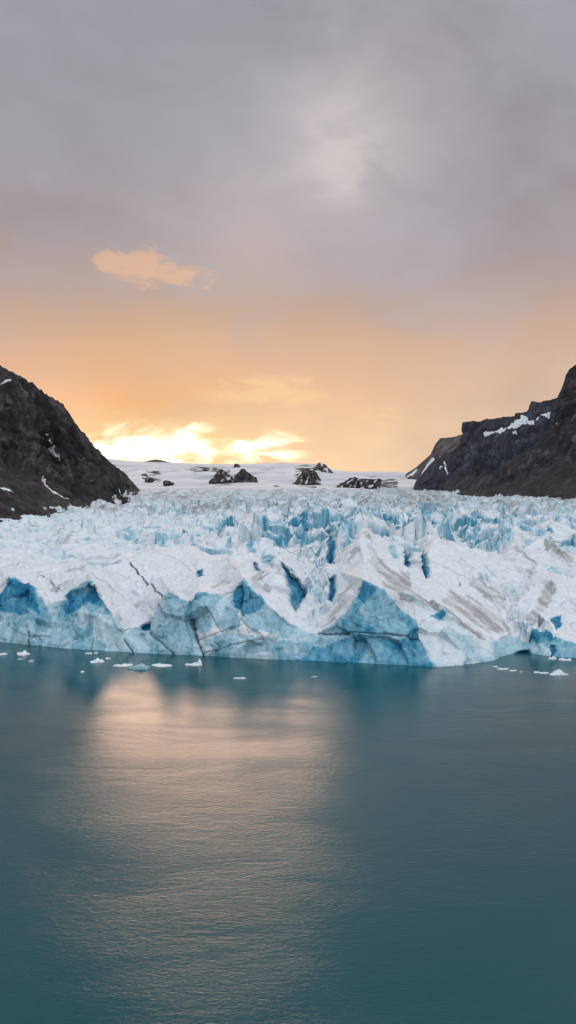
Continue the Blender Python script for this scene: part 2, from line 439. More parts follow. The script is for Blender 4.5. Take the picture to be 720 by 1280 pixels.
V, T, cid = cdt(hand, chains)
T = T[~np.isin(T, cid[0]).all(1)]
T = orient(V, T)

def lim(M):
    px = CX+M[:,0]/M[:,1]*F
    k = 1+np.clip(np.maximum(-80-px, px-800)/70, 0, 7)
    near = np.clip(M[:,1]/340, 1, 2.3)
    return M[:,1]*.0021*near*k
V, T = refine(V, T, lim)
T = orient(V, T)
print('glacier', len(V), len(T)); print(np.histogram(V[:,1], [0,300,350,400,450,500,700,1000,2000,4000])); print(np.histogram(project(V)[0], [-2000,-400,-100,0,720,820,1100,3000]))
PX, PY = project(V)
N = vnormals(V, T)
X, Y, Z = V[:,0].copy(), V[:,1].copy(), V[:,2].copy()

# warped survey coordinates, so that outlines are ragged
P3 = V.copy()
wx = PX + 2.6*fbm(P3*.12, 3, 3)+1.6*fbm(P3*.6, 2, 5); wy = PY + 2.4*fbm(P3*.12, 3, 9)+1.6*fbm(P3*.6, 2, 11)
blue = np.zeros(len(V)); dirt = np.zeros(len(V)); crack = np.zeros(len(V))
def paint(arr, pts, val, soft=3.0, warp=True, add=False):
    d = poly_dist(wx if warp else PX, wy if warp else PY, pts)
    w = sstep(-soft*.5, soft*.5, d)
    if add: arr += val*w
    else: arr[:] = arr*(1-w)+val*w
    return w
# the fresh ice faces of the front
paint(blue, [(-80,748),(0,745),(13,725),(36,727),(47,741),(57,757),(80,750),(95,733),(112,722),(125,745),(145,773),(152,788),(168,800),(172,830),(-80,815)], .34, 3)
paint(blue, [(-10,750),(5,733),(14,724),(36,728),(46,742),(49,768),(38,762),(28,768),(12,762),(-10,760)], .78, 5)
paint(blue, [(78,760),(90,740),(105,733),(112,723),(122,742),(124,756),(110,752),(92,766),(80,768)], .72, 5)
paint(blue, [(165,787),(190,778),(200,758),(213,738),(225,748),(237,752),(246,800),(256,830),(160,830),(155,795)], .36, 3)
paint(blue, [(237,752),(250,742),(273,743),(280,746),(272,758),(268,775),(262,790),(250,792),(242,785)], .50, 4)
paint(blue, [(262,775),(276,752),(289,740),(300,728),(298,760),(300,790),(280,790)], .30, 4)
paint(blue, [(303,726),(312,734),(330,750),(350,768),(385,790),(398,793),(400,800),(340,796),(318,792),(304,778),(300,757),(304,742)], .48, 4)
paint(blue, [(290,738),(302,728),(307,742),(302,758),(299,768),(293,758)], .72, 3)
paint(blue, [(250,800),(290,790),(330,798),(400,800),(405,840),(250,835)], .34, 4)
paint(blue, [(370,803),(400,793),(430,791),(475,793),(527,797),(545,840),(380,840)], .52, 4)
paint(blue, [(398,792),(433,765),(455,725),(480,738),(498,758),(520,775),(528,798),(470,795)], .58, 3)
paint(blue, [(440,768),(446,745),(454,727),(470,738),(455,752),(446,770)], .85, 4)
paint(blue, [(425,790),(434,770),(452,768),(455,780),(470,788),(450,795)], .78, 4)
paint(blue, [(470,800),(500,798),(520,806),(500,812),(480,808)], .70, 4)
paint(blue, [(512,742),(545,758),(565,770),(600,797),(622,800),(628,830),(545,840),(527,800),(520,775)], .14, 4)
paint(blue, [(538,768),(552,764),(560,768),(548,775)], .7, 2)
paint(blue, [(612,800),(645,795),(690,792),(722,808),(730,830),(620,830)], .30, 4)
paint(blue, [(716,806),(760,802),(850,792),(1100,782),(1100,860),(716,850)], .34, 4)
paint(blue, [(-400,765),(-150,765),(-78,760),(-78,830),(-400,830)], .34, 4)
paint(blue, [(658,792),(680,790),(695,796),(690,802),(670,803)], .75, 3)
paint(blue, [(686,770),(702,768),(703,784),(694,788)], .9, 2)
# deep clefts: pushed back into the ice and saturated blue inside
push = np.zeros(len(V))
def cleft(pts, depth, b=.9, soft=2.5):
    w = paint(blue, pts, b, soft); push[:] = np.maximum(push, depth*w)
cleft([(351,701),(359,708),(370,722),(379,732),(380,744),(375,750),(370,764),(363,750),(358,728)], 9, .80, 6)
cleft([(414,722),(420,720),(420,738),(416,752),(412,750),(413,735)], 6, .82, 6)
cleft([(413,672),(419,680),(417,700),(409,698),(411,685)], 6, .82, 6)
cleft([(507,686),(515,688),(514,706),(509,706)], 7, .82, 6)
cleft([(530,690),(535,694),(533,706),(537,718),(533,719),(528,708)], 7, .82, 6)
cleft([(244,709),(252,711),(251,719),(246,720)], 5, .85, 5)
cleft([(316,702),(322,704),(324,712),(319,712)], 4, .7, 2)
cleft([(175,783),(188,778),(190,793),(178,790)], 4, .85, 3)
cleft([(687,808),(694,806),(696,816),(690,820)], 2, .7)
cleft([(640,820),(652,813),(662,812),(665,818)], 3, .8, 2)
for pts, b in [([(325,696),(333,690),(344,697),(338,706),(328,704)],.55),([(303,684),(318,680),(324,688),(312,694)],.42),([(362,665),(372,662),(386,672),(380,685),(370,678)],.62),
               ([(341,672),(352,665),(360,672),(356,684),(344,682)],.38),([(328,664),(334,664),(335,674),(330,675)],.6),([(398,664),(408,660),(412,668),(404,674)],.6),([(418,662),(426,660),(430,668),(422,674)],.5),
               ([(430,668),(440,664),(444,674),(434,682)],.5),([(484,680),(494,684),(498,696),(490,698)],.48),([(528,645),(541,646),(540,655),(530,656)],.66),([(624,646),(645,650),(660,662),(652,672),(630,664)],.42),
               ([(614,678),(630,672),(640,674),(628,686),(618,692)],.62),([(604,658),(610,660),(608,668),(603,668)],.6),([(595,664),(600,666),(600,676),(596,676)],.6),([(540,650),(552,648),(555,660),(545,664)],.3),([(700,680),(722,678),(722,690),(704,688)],.62),
               ([(40,690),(60,688),(90,692),(120,690),(118,696),(80,698),(50,696)],.20),([(145,668),(160,664),(174,668),(172,676),(150,676)],.45),([(225,670),(240,672),(242,678),(228,678)],.6),([(100,704),(130,700),(150,702),(120,710)],.26),
               ([(180,676),(215,672),(235,668),(200,684)],.26),([(390,735),(398,728),(404,740),(402,760),(396,764)],.30),([(383,730),(388,728),(390,738),(385,740)],.5),([(668,700),(690,706),(715,712),(718,722),(690,716)],.30),([(632,735),(645,733),(652,745),(640,748)],.25)]:
    dd = poly_dist(wx, wy, pts); ww = sstep(-3, 3, dd)*np.clip(.75+1.1*noise3(np.c_[PX*.12, PY*.35, PX*0], 79), .15, 1.2)
    blue[:] = np.maximum(blue, b*ww); push[:] = np.maximum(push, 2.5*b*sstep(-2, 4, dd))
# dust on the ridges and slabs
for pts, d in [([(455,668),(463,672),(480,700),(490,712),(512,715),(516,742),(498,742),(480,735),(470,715),(462,700)],.62),([(400,792),(412,765),(430,735),(440,715),(446,722),(434,750),(418,775),(405,790)],.62),
               ([(432,700),(445,678),(456,690),(450,715),(440,725)],.40),([(505,742),(540,752),(570,768),(600,790),(612,798),(600,800),(560,770),(515,748)],.66),
               ([(560,738),(590,745),(625,760),(640,790),(610,790),(580,770),(550,755)],.56),([(575,712),(600,722),(625,738),(640,765),(625,762),(600,745)],.48),([(595,700),(620,712),(626,722),(605,716)],.45),
               ([(308,722),(325,712),(342,708),(334,720),(318,727)],.62),([(260,733),(285,722),(297,718),(288,728),(265,738)],.60),([(350,690),(362,680),(372,686),(360,692)],.45),([(500,668),(512,676),(505,684)],.45),
               ([(638,676),(645,678),(672,702),(668,706),(645,690)],.60),([(676,682),(690,680),(720,692),(722,704),(690,698)],.50),([(672,745),(680,730),(690,723),(694,735),(692,748),(680,765),(670,762)],.66),
               ([(650,775),(668,760),(680,772),(690,788),(665,785)],.55),([(655,708),(672,704),(668,720),(660,722)],.5),([(55,725),(70,733),(85,738),(75,745),(60,738)],.45),([(140,765),(150,762),(158,778),(150,784)],.55),
               ([(155,738),(175,750),(192,775),(180,770),(165,755)],.42),([(70,675),(95,668),(98,678),(72,682)],.55),([(205,636),(260,628),(330,632),(420,640),(400,650),(330,648),(250,645)],.12)]:
    paint(dirt, pts, d, 7)
for p, r in [((684,683),4),((697,690),3.5),((323,640),4.5),((463,649),3),((552,665),2.6),((551,672),2.4),((575,728),2.5)]:
    d = np.hypot(wx-p[0], (wy-p[1])*.8); dirt = np.maximum(dirt, 1.3*(1-sstep(r*.4, r, d)))
# flow-line streaks on dirty slabs
uu = -.62*PX+.78*PY; vv = .78*PX+.62*PY; uu = np.where(PX < 455, .62*PX+.78*PY, uu)
st = .9*noise3(np.c_[uu*.16, vv*.012, PX*0], 77)+.8*noise3(np.c_[uu*.42, vv*.03, PX*0], 78)
dirt = np.where(dirt > .05, dirt+.06+.60*st*np.minimum(1, dirt*3), dirt+.30*np.clip(st, -.3, 1)+.22*fbm(P3*.025, 3, 99)+.06)
# cracks, and the shadow of the left ledge drawn as a dark line
for pts, wd, s in [([(162,705),(170,714),(185,728),(205,747)],.8,1),([(237,752),(239,766),(240,780),(246,800),(256,822)],1.0,.9),([(112,822),(112,795)],.6,.5),([(38,800),(48,790)],.6,.8),([(0,770),(20,790),(32,795)],.5,.5),([(36,790),(35,808)],.7,.8),
                   ([(246,800),(280,790),(305,780),(330,800)],.6,.55),([(190,795),(205,808),(218,819)],.7,.8),([(255,818),(290,806),(330,801)],.6,.7),([(398,792),(440,791),(475,793),(525,796)],.9,.75),([(430,770),(460,780),(500,768)],.4,.3),([(303,728),(303,752),(302,775),(320,795)],.6,.5),
                   ([(460,700),(475,715),(490,728),(512,742)],.5,.4),([(155,800),(166,816)],.7,.8),([(515,742),(545,755),(600,795)],.5,.5),([(0,755),(25,750),(45,757)],.4,.3),([(85,792),(110,770),(125,765)],.4,.3),([(152,790),(170,785),(188,792),(205,800)],.5,.6),([(50,720),(58,722),(68,734)],.9,.8),([(115,718),(140,735),(170,757),(194,774)],.5,.28),([(130,711),(160,722),(180,742),(190,760)],.4,.22),([(205,692),(222,700),(250,712)],.5,.3),([(20,708),(60,704),(95,699),(150,696)],.6,.22),([(80,716),(110,707),(150,702)],.7,.30),([(565,700),(600,715),(622,735)],.4,.3),([(540,700),(580,722),(615,752)],.4,.3)]:
    d = poly_dist(PX+.5*(wx-PX), PY+.5*(wy-PY), pts, False)
    c = (1-sstep(wd*.5, wd*1.7, d))*s
    crack = np.maximum(crack, c); push = np.maximum(push, 1.1*c)

# --- shape: chiselled faces in front, seracs behind
face = sstep(.15, .75, -N[:,1])                                   # how much it faces the fjord
frontw = 1-sstep(395, 450, Y)
q = V*np.array([1, 1, 1.0])+1.5*np.c_[fbm(V*.08, 2, 21), fbm(V*.08, 2, 22), fbm(V*.08, 2, 23)]
a1, a2, ar, apl = worley((q+.35*q[:,[2,2,0]])/np.array([13, 13, 20]), 31, 1.6, 3)
b1, b2, br, bpl = worley(q/3.4, 41, 1.5, 3)
wet = sstep(0, 3, Z)
disp = frontw*((1.9*apl-.3*np.exp(-(a2-a1)/.03))*(.22+.80*face) + (.42*bpl)*(.25+.75*face) + .5*(ridged(np.c_[(X*.8+Z*.6)*.22, (Y)*.05, (X*-.6+Z*.8)*.05], 4, 53)-.4)*face + .16*fbm(V*.9, 3, 51))
V = V+N*(disp*(.35+.65*wet))[:,None]
V[:,1] += push*.9; V[:,2] -= push*.25
# rubble in the two gullies
rub = sum(sstep(-4, 6, poly_dist(wx, wy, p)) for p in ([(375,690),(405,685),(412,715),(412,755),(400,788),(385,775),(380,740)], [(628,720),(645,735),(655,770),(700,790),(690,798),(630,800),(632,770),(628,740)]))
r1, r2, rr, rpl = worley(np.c_[X/2.6, Y/2.6, X*0], 61, 1.2)
s1, s2, sr, spl = worley(np.c_[X/6.0, Y/7.0, X*0], 62, 1.2)
V[:,2] += np.clip(rub,0,1)*(1.6*rpl+3.2*spl)
blue = np.maximum(blue, np.clip(rub,0,1)*.5*sstep(.10, .0, s2-s1)*(sr > .4))

# seracs of the crevasse field
midc = np.exp(-((PX-460)/200)**2)*np.exp(-((Y-430)/330)**2)         # most broken in the middle
amp = sstep(385, 470, Y)*(.45+.75*np.exp(-((PX-480)/260)**2)+.15*sstep(700, 1300, Y))*(1-.30*sstep(1700, 2900, Y))
amp = np.maximum(amp, .55*sstep(350, 400, Y)*sstep(262, 300, PX)*(1-sstep(430, 445, PX)))
amp = np.maximum(amp, .5*sstep(360, 400, Y)*sstep(480, 490, PX)*(1-sstep(520, 540, PX)))
leftsm = sstep(300, 180, PX)*sstep(900, 600, Y)
amp = amp*(1-.30*leftsm)*(1+.45*np.exp(-((PX-450)/170)**2)*np.exp(-((Y-470)/160)**2))
amp = np.maximum(amp, (.10+.16*sstep(-.1, .3, fbm(P3*.03, 2, 98)))*sstep(322, 345, Y))
G = np.c_[X, Y, X*0]
gw = G+np.c_[5*fbm(G*.03, 3, 71), 6*fbm(G*.03, 3, 72), X*0]
ca, sa = math.cos(.3), math.sin(.3)
gr_ = np.c_[gw[:,0]*ca+gw[:,1]*sa, -gw[:,0]*sa+gw[:,1]*ca, X*0]
c1, c2, cr, cpl = worley(np.c_[gr_[:,0]/24, gr_[:,1]/19, X*0], 81, 1.3)
d1, d2, dr_, dpl = worley(np.c_[gr_[:,0]/10.5, gr_[:,1]/8.5, X*0], 82, 1.4)
e1, e2, er, epl = worley(np.c_[gr_[:,0]/4.3, gr_[:,1]/4.0, X*0], 83, 1.3)
crev = np.exp(-(c2-c1)/.07)*(cr > .25); crev2 = np.exp(-(d2-d1)/.09)*(dr_ > .35)
h1, h2, hr, hpl = worley(np.c_[(gw[:,0]*.92-gw[:,1]*.39)/34, (gw[:,0]*.39+gw[:,1]*.92)/52, X*0], 84, 2.2)
bigamp = sstep(400, 455, Y)*(1-sstep(900, 1500, Y))*(1-.45*leftsm)
fin = 1-sstep(1300, 2200, Y)
mid = sstep(900, 1500, Y); midw = np.exp(-((PX-480)/230)**2)
dz = amp*((7.0-3.0*mid)*cpl-(5.5-2*mid)*crev + (3.4-.6*mid)*dpl-2.6*crev2 + fin*(1.3+.9*leftsm)*epl + 5*fbm(G*.009, 3, 85))
crev = np.maximum(crev, .6*bigamp*np.exp(-(h2-h1)/.04))
V[:,2] += dz + bigamp*(4.6*hpl-2.2*np.exp(-(h2-h1)/.05)) + sstep(350, 385, Y)*(1-midw)*3.2*(ridged(np.c_[(X*.35+Y*.94)/42, (X*.94-Y*.35)/170, X*0], 4, 88)-.5)
V[:,0] += amp*1.2*fbm(P3*.2, 2, 86)
# blue of the seracs: in the crevasses and on the steep sides of some blocks
N2 = vnormals(V, T)
steep = sstep(.35, .8, 1-N2[:,2])*sstep(-.1, .6, -N2[:,1])
vn = fbm(G*.015, 3, 91)
bl = amp*(.85*crev*(cr > .5)+.30*crev2*(dr_ > .5)+ steep*(.08+.34*(dr_ > .80)+.28*(cr > .78))+.02)*(1-.25*sstep(560, 760, Y))
bl = bl*np.clip(.75+.9*vn, .1, 1.5)*(1-.6*sstep(700, 1300, Y))
blue = np.maximum(blue, np.clip(bl, 0, .62))
blue = np.maximum(blue, leftsm*sstep(400, 460, Y)*(.22+.35*fbm(np.c_[X*.012, Y*.05, X*0], 3, 97))*sstep(.25, -.25, epl+.6*dpl))
blue = np.maximum(blue, sstep(500,900,Y)*(.14+.12*fbm(G*.02, 2, 93)+.16*(epl*fin+.5*dpl)))
blue = blue + frontw*(.01+.16*(ar-.5)+.10*(ridged(np.c_[(PX*.7+PY*.7)*.05, (PX*.7-PY*.7)*.015, PX*0], 3, 96)-.4))*(blue > .1) + .06*fbm(P3*.25, 2, 94)*(blue > .1)
dirt = dirt + sstep(560, 1000, Y)*(.42+.35*fbm(G*.012, 3, 95)+.35*(dr_-.5)+.2*(er-.5))
# undercut and clean wash line along the water
foot = (1-sstep(0, 1.6, V[:,2]))*frontw
V[:,1] += .5*foot
blue = np.clip(blue+.10*foot, 0, 1.2)
# skirt below the water
wi = np.array(cid[0])
N3 = vnormals(V, T)
under = Z < .02
V[under, 2] = -2.5

ctr_x = PX[T].mean(1); ctr_y = PY[T].mean(1); ctr_Y = Y[T].mean(1)
regions = [
 ('ice_cliff', 'blue capped ice cliff at the left end of the glacier front', [(-900,690),(-60,745),(-25,735),(0,742),(13,724),(36,727),(47,741),(57,757),(50,775),(38,790),(40,900),(-900,900)]),
 ('ice_cliff', 'pointed pale blue ice cliff with a saturated blue tip', [(57,757),(66,752),(80,750),(95,733),(105,732),(112,722),(118,730),(125,745),(145,773),(150,785),(160,798),(163,900),(40,900),(38,790),(50,775)]),
 ('ice_cliff', 'pale blue pointed block left of the dark vertical crack', [(150,785),(165,785),(190,778),(200,758),(213,738),(225,748),(237,752),(239,766),(240,780),(246,800),(256,820),(256,900),(163,900),(160,798)]),
 ('ice_cliff', 'square topped blue block right of the dark vertical crack', [(237,752),(250,742),(273,743),(280,745),(289,738),(288,752),(279,772),(276,795),(273,821),(273,900),(256,900),(246,800),(240,780),(239,766)]),
 ('ice_cliff', 'steep triangular blue face falling to the central gully', [(289,738),(303,725),(312,733),(330,750),(350,768),(365,780),(385,790),(398,792),(400,827),(400,900),(273,900),(276,795),(279,772),(288,752)]),
 ('ice_wall', 'large deep blue wall above the water, cut by a horizontal groove', [(398,792),(415,783),(433,765),(445,745),(455,725),(475,735),(497,741),(515,740),(520,770),(527,797),(536,815),(545,834),(545,900),(400,900),(400,827)]),
 ('ice_cliff', 'bright white protruding ice nose at the water', [(515,740),(545,755),(565,768),(585,782),(600,795),(612,800),(623,824),(623,900),(545,900),(545,834),(536,815),(527,797),(520,770)]),
 ('ice_cliff', 'low blue undercut ice cliff at the right end of the front', [(612,800),(625,797),(645,793),(660,789),(690,791),(705,800),(720,806),(760,800),(1200,780),(1200,900),(623,900),(623,824)]),
 ('ice_slab', 'smooth white slab with a thin dark crack', [(57,757),(47,741),(36,727),(40,721),(52,718),(68,734),(90,722),(110,716),(135,708),(165,698),(200,690),(240,683),(260,700),(270,725),(289,738),(273,743),(250,742),(237,752),(213,738),(200,758),(190,778),(165,785),(150,785),(145,773),(125,745),(112,722),(95,733),(80,750)]),
 ('ice_slab', 'white wedge sloping down to the central gully', [(303,725),(300,712),(345,699),(355,712),(363,730),(372,765),(385,785),(398,792),(385,790),(350,768),(330,750),(312,733)]),
 ('ice_rubble', 'white broken ice filling the central gully', [(345,699),(375,695),(395,700),(405,690),(430,700),(425,715),(418,740),(410,765),(398,792),(385,785),(372,765),(363,730),(355,712)]),
 ('ice_ridge', 'high ridge with brown grey dust on its flanks', [(398,792),(410,765),(418,740),(425,715),(440,682),(458,668),(468,683),(478,698),(495,712),(512,728),(515,740),(497,741),(475,735),(455,725),(445,745),(433,765),(415,783)]),
 ('ice_slab', 'broad tilted slab striped with grey dust', [(515,740),(520,732),(527,718),(530,700),(543,675),(575,695),(605,710),(625,725),(642,745),(645,780),(640,795),(612,800),(600,795),(565,768),(545,755)]),
 ('ice_slab', 'dust stained blocks beyond the right gully', [(640,795),(645,780),(642,745),(638,715),(640,676),(655,690),(672,703),(690,712),(720,720),(1200,700),(1200,780),(760,800),(705,800),(690,791),(660,789)]),
]
owner = np.full(len(T), -1)
for k, (nm, lb, pts) in enumerate(regions):
    ins = poly_dist(ctr_x, ctr_y, pts) > 0
    owner[ins & (owner < 0)] = k
gl = bpy.data.objects.new('glacier', None); COL.objects.link(gl); gl.location = (0, 0, 0)
tag(gl, 'crevassed blue and white glacier ending in an ice cliff above the fjord water', 'glacier')
at = dict(blue=blue, dirt=dirt, crack=crack)
def part(nm, mask, label):
    v, t, (n_, b_, d_, c_) = sub(V, T, mask, N3, blue, dirt, crack)
    o = mesh_obj(nm, v, t, ICE, dict(blue=b_, dirt=d_, crack=c_), n_, gl)
    if label: o['label'] = label
part('crevasse_field', owner < 0, 'wide field of jagged seracs and blue crevasses behind the front')
for k, (nm, lb, pts) in enumerate(regions): part(nm, owner == k, lb)

# ------------------------------------------------------------------ mountains
def mountain(name, crest, rest, mat, amp, scale, edge, snows=(), scree=None, seed=0, backoff=(0, 900), streaks=(.7, .7), ribs=(.9, -.45), zback=-50):
    V, T, ids = cdt(rest, [crest], True)
    T = orient(V, T)
    # far side, so that it is a body and not a sheet
    ci = ids[0]; nb = len(V); cv = V[ci]
    B1 = cv+np.array([backoff[0]*.4, backoff[1]*.4, 0])*np.ones((len(ci), 1)); B1[:,2] = cv[:,2]*.75
    B2 = cv+np.array([backoff[0], backoff[1], 0]); B2[:,2] = zback
    V = np.concatenate([V, B1, B2]); n = len(ci); t2 = []
    for k in range(n-1):
        a, b = ci[k], ci[k+1]; c, d = nb+k, nb+k+1; e, f = nb+n+k, nb+n+k+1
        t2 += [(a, c, b), (b, c, d), (c, e, d), (d, e, f)]
    nfront = len(T); t2 = np.array(t2)
    nn = np.cross(V[t2[:,1]]-V[t2[:,0]], V[t2[:,2]]-V[t2[:,0]]); fl = nn[:,2] < 0; t2[fl] = t2[fl][:,::-1]
    T = np.concatenate([T, t2])
    def mlim(M):
        mx, my = project(M); k = np.where((mx < -120) | (mx > 860), 3, 1.0)
        for pts, wd in snows: k = np.where(poly_dist(mx, my, pts, False) < 2.5+wd, .3, k)
        return k*edge*1.35*M[:,1]
    V, T = refine(V, T, mlim)
    PX, PY = project(V); N = vnormals(V, T)
    crest_y = np.interp(PX, [c[0] for c in crest], [c[1] for c in crest])
    top = sstep(0, 22, PY-crest_y)                                 # calmer along the skyline
    P = V/scale
    wv = 5*fbm(P*1.5, 3, seed+1); wv2 = 5*fbm(P*1.5, 3, seed+2)
    sc = np.zeros(len(V)) if scree is None else sstep(-6, 8, poly_dist(PX+1.2*wv, PY+1.2*wv2, scree, reach=900))
    def rill(dirn, f, sd):
        u = dirn[0]*PX+dirn[1]*PY+wv; v = -dirn[1]*PX+dirn[0]*PY+wv2
        return ridged(np.c_[u*f, v*f*.16, P[:,0]*0+sd], 5, seed+sd)
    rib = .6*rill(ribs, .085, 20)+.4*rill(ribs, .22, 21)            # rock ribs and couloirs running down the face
    fan = .5*rill(streaks, .06, 22)+.5*rill(streaks, .20, 23)      # rills in the scree fans
    w = P+.25*np.c_[fbm(P, 2, seed+1), fbm(P, 2, seed+2), fbm(P, 2, seed+3)]
    _, _, _, pl = worley(w*np.array([3.2, 3.2, 2.0]), seed+9, 1.5, 3)
    _, _, _, pl2 = worley(w*np.array([9, 9, 5]), seed+10, 1.5, 3)
    rock = 1.0*rib+.22*ridged(w*1.6, 5, seed+5)+.10*pl+.05*pl2+.12*fbm(w*9, 4, seed+7)
    ledge = .20*np.sin(P[:,2]*9+3*fbm(P*.8, 3, seed+12)+P[:,0]*1.2)*sstep(-.2, .5, fbm(P*2, 2, seed+13))
    vis = (PX > -50)*(PX < 770)+1e-6
    rock = rock-np.average(rock, weights=vis); fan = fan-np.average(fan, weights=vis)
    d = (rock+ledge)*(1-sc)+sc*(.34*fan+.12*rock)
    V2 = V+N*(amp*(.22+.78*top)*d)[:,None]
    u1, v1 = ribs[0]*PX+ribs[1]*PY, -ribs[1]*PX+ribs[0]*PY
    u2, v2 = streaks[0]*PX+streaks[1]*PY, -streaks[1]*PX+streaks[0]*PY
    RU = u1*(1-sc)+u2*sc+.35*wv; RV = v1*(1-sc)+v2*sc+.5*wv2
    tone = np.clip(.5+.9*(rib-.40)*(1-sc)+1.0*fan*sc+.25*pl*(1-sc), 0, 1)  # rib shading put into the colour: crests lighter, couloirs darker
    snow = np.zeros(len(V))
    for pts, wd in snows:
        dd = poly_dist(PX+.25*wv, PY+.25*wv2, pts, False)
        snow = np.maximum(snow, 1-sstep(wd*.5, wd*1.6, dd))
    return tag(mesh_obj(name, V2, T, mat, dict(snow=snow, scree=sc, tone=tone, ru=RU, rv=RV)), kind='structure')

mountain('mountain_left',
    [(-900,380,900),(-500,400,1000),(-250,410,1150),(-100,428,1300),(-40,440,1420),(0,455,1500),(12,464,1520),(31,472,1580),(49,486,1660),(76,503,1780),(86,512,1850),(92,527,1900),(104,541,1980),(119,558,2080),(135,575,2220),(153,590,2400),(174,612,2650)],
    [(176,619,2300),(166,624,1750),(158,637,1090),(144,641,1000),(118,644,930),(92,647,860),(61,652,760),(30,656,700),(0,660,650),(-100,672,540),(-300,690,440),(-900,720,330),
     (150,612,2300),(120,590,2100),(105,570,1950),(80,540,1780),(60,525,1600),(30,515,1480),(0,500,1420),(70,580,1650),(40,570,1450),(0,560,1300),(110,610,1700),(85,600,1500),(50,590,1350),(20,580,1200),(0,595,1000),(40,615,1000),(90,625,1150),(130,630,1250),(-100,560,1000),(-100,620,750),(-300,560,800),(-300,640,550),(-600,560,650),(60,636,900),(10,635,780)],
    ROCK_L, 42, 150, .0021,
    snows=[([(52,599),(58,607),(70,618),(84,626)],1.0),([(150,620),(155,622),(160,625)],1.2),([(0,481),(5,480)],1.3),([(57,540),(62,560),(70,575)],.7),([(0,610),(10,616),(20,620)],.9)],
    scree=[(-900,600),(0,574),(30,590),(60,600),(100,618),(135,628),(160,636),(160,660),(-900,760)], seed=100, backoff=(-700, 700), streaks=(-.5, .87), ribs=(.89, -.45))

mountain('mountain_far_right',
    [(500,606,5200),(508,592,5000),(520,584,4950),(530,575,4900),(538,568,4850),(544,556,4800),(551,548,4800),(563,547,4750),(576,544,4700),(600,540,4650),(640,530,4600),(700,520,4600),(900,500,4600)],
    [(498,612,4700),(520,612,4300),(600,612,4200),(900,614,4200),(540,585,4600),(560,575,4500),(600,580,4400),(525,600,4600)],
    ROCK_O, 40, 420, .0022, snows=[([(522,598),(530,588),(541,574)],1.8),([(514,594),(520,588)],1.6),([(548,577),(554,572)],1.2),([(510,596),(514,593)],1.2)], seed=200, backoff=(300, 1200), ribs=(.7, .7))

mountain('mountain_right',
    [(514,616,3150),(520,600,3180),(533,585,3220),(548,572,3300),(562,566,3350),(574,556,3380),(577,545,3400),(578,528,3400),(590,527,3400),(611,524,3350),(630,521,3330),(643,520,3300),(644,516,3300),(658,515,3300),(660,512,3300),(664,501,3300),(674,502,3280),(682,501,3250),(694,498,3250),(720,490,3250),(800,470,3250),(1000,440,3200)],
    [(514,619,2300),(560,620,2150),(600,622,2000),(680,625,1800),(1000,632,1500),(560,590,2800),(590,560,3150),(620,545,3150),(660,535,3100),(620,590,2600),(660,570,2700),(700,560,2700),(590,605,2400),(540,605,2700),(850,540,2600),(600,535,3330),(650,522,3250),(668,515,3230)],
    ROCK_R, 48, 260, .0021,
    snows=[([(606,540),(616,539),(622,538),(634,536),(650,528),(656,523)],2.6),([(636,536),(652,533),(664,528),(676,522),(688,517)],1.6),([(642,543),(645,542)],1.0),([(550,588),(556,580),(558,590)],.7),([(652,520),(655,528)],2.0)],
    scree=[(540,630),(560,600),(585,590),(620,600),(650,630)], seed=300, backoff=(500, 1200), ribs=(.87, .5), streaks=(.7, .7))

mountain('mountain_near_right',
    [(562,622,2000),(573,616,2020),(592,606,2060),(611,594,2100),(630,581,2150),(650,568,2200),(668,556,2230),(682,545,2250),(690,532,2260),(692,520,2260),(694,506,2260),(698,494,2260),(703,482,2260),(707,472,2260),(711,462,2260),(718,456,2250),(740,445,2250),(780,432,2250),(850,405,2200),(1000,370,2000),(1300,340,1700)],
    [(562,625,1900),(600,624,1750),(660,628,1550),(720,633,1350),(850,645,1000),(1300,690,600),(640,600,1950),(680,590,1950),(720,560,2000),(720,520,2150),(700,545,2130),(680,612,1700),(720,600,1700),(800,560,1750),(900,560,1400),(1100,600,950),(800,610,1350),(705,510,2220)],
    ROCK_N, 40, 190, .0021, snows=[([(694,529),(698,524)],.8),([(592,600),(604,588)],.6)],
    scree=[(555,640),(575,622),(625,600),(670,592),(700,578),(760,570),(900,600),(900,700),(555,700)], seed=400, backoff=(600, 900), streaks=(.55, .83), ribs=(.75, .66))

# ------------------------------------------------------------------ snowfield behind the glacier
sf_crest = [(-200,580,7000),(60,577,7000),(137,574,7000),(170,576.5,7000),(200,578,7000),(235,579,6900),(270,580,6800),(300,579,6700),(345,578,6600),(380,579,6500),(398,580.5,6500),(404,584,6700),(430,588,7000),(470,589,7200),(500,590,7300),(540,592,7400),(700,592,7400)]
V, T, ids = cdt([(-200,614,2700),(100,614,2700),(160,614,2700),(300,613.5,2750),(450,614,2800),(550,614,2800),(700,614,2800),(150,590,5200),(200,592,5000),(260,590,5000),(300,600,3700),(360,596,4100),(400,604,3500),(440,600,4200),(480,601,4200),(520,602,4200),(180,605,3500),(230,606,3400),(340,589,5000),(560,600,5000)], [sf_crest], True)
T = orient(V, T)
ci = ids[0]; nb = len(V); B = V[ci]+np.array([0, 2500, -60]); V = np.concatenate([V, B])
T = np.concatenate([T, [(ci[k], ci[k+1], nb+k) for k in range(len(ci)-1)], [(ci[k+1], nb+k+1, nb+k) for k in range(len(ci)-1)]])
V, T = refine(V, T, lambda M: M[:,1]*.005)
PX, PY = project(V)
rocky = np.zeros(len(V))
